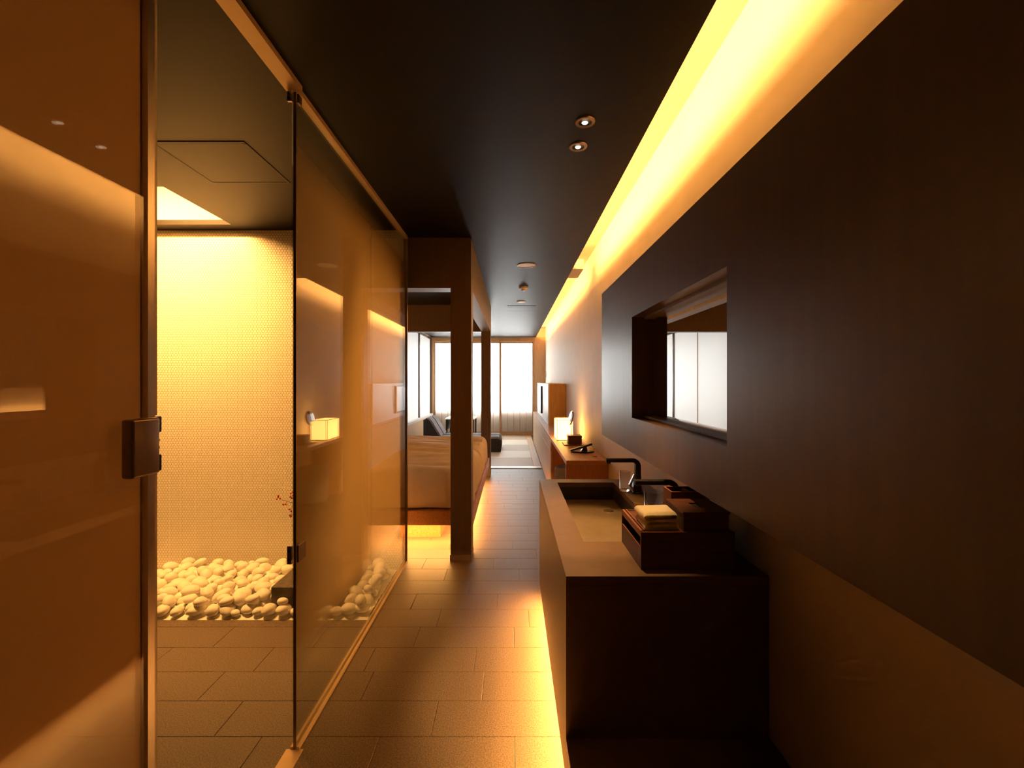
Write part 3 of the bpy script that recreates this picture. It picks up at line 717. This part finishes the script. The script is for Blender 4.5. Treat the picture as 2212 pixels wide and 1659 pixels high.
bx('table_top', 'white_pl', tbl, -1.60, -.89, 10.75, 11.55, .535, .56, bev=.003)
for x in (-1.58, -.95):
    for y in (10.78, 11.48): bx('table_leg', 'sofa_dark', tbl, x, x+.04, y, y+.04, .012, .535)
bx('table_apron', 'sofa_dark', tbl, -1.57, -1.54, 10.82, 11.48, .3, .535)

# ------------------------------------------------------------------ ceiling fittings
def downlight(x, y, label):
    d_ = thing('ceiling_spotlight', (x, y, CEIL-.008), label, 'spotlight', 'black ceiling spotlights')
    MB().lathe(x, y, [(.030, CEIL-.001), (.030, CEIL-.005), (.043, CEIL-.006), (.045, CEIL)], 36).build('spot_ring', 'bronze', d_, smooth=True)
    MB().lathe(x, y, [(.030, CEIL-.003), (.024, CEIL-.001), (0, CEIL-.001)], 36).build('spot_cup', 'black', d_, smooth=True)
    MB().lathe(x, y+.006, [(0, CEIL-.006), (.011, CEIL-.005), (.014, CEIL-.002), (0, CEIL-.0015)], 24).build('spot_lens', 'bulb', d_, smooth=True)
    l = bpy.data.lights.new('spot_beam', 'SPOT'); l.energy = P_SPOT; l.color = (1, .56, .19); l.spot_size = math.radians(37); l.spot_blend = .4; l.shadow_soft_size = .015
    o = bpy.data.objects.new('spot_beam', l); COL.objects.link(o); o.location = (x, y, CEIL-.012)
downlight(.324, 2.03, 'black recessed ceiling spotlight farther from the bed canopy')
downlight(.324, 2.243, 'black recessed ceiling spotlight closer to the bed canopy')
sp_ = thing('ceiling_speaker', (.139, 4.55, CEIL-.01), 'wide white round ceiling fitting before the smoke detector', 'ceiling fitting')
MB().lathe(.139, 4.55, [(.080, CEIL-.001), (.082, CEIL-.007), (.092, CEIL-.006), (.094, CEIL)], 40).build('fitting_ring', 'white_pl', sp_, smooth=True)
MB().lathe(.139, 4.55, [(0, CEIL-.003), (.05, CEIL-.004), (.081, CEIL-.002)], 40).build('fitting_dish', 'white_pl', sp_, smooth=True)
sd = thing('smoke_detector', (.137, 5.6, CEIL-.04), 'small domed smoke detector between two round ceiling fittings', 'smoke detector')
MB().lathe(.137, 5.6, [(0, CEIL), (.057, CEIL), (.057, CEIL-.018), (.045, CEIL-.026), (.03, CEIL-.028), (0, CEIL-.028)], 32).build('detector_body', 'white_pl', sd, smooth=True)
MB().lathe(.137, 5.6, [(.028, CEIL-.028), (.028, CEIL-.042), (.02, CEIL-.048), (0, CEIL-.048)], 28).build('detector_cap', 'white_pl', sd, smooth=True)
tag(MB().lathe(.128, 6.61, [(0, CEIL), (.064, CEIL), (.062, CEIL-.010), (.04, CEIL-.014), (0, CEIL-.014)], 36).build('ceiling_disc', 'white_pl', smooth=True), 'plain white disc on the ceiling past the smoke detector', 'ceiling fitting')
av = thing('air_vent', (.14, 7.23, CEIL-.004), 'flush slotted air vent in the ceiling before the straw mats', 'air vent')
bx('vent_plate', 'ceil', av, -.08, .36, 6.98, 7.48, CEIL-.004, CEIL)
for y in (6.985, 7.13, 7.465): bx('vent_slot', 'black_matte', av, -.08, .36, y, y+.012, CEIL-.005, CEIL-.004)
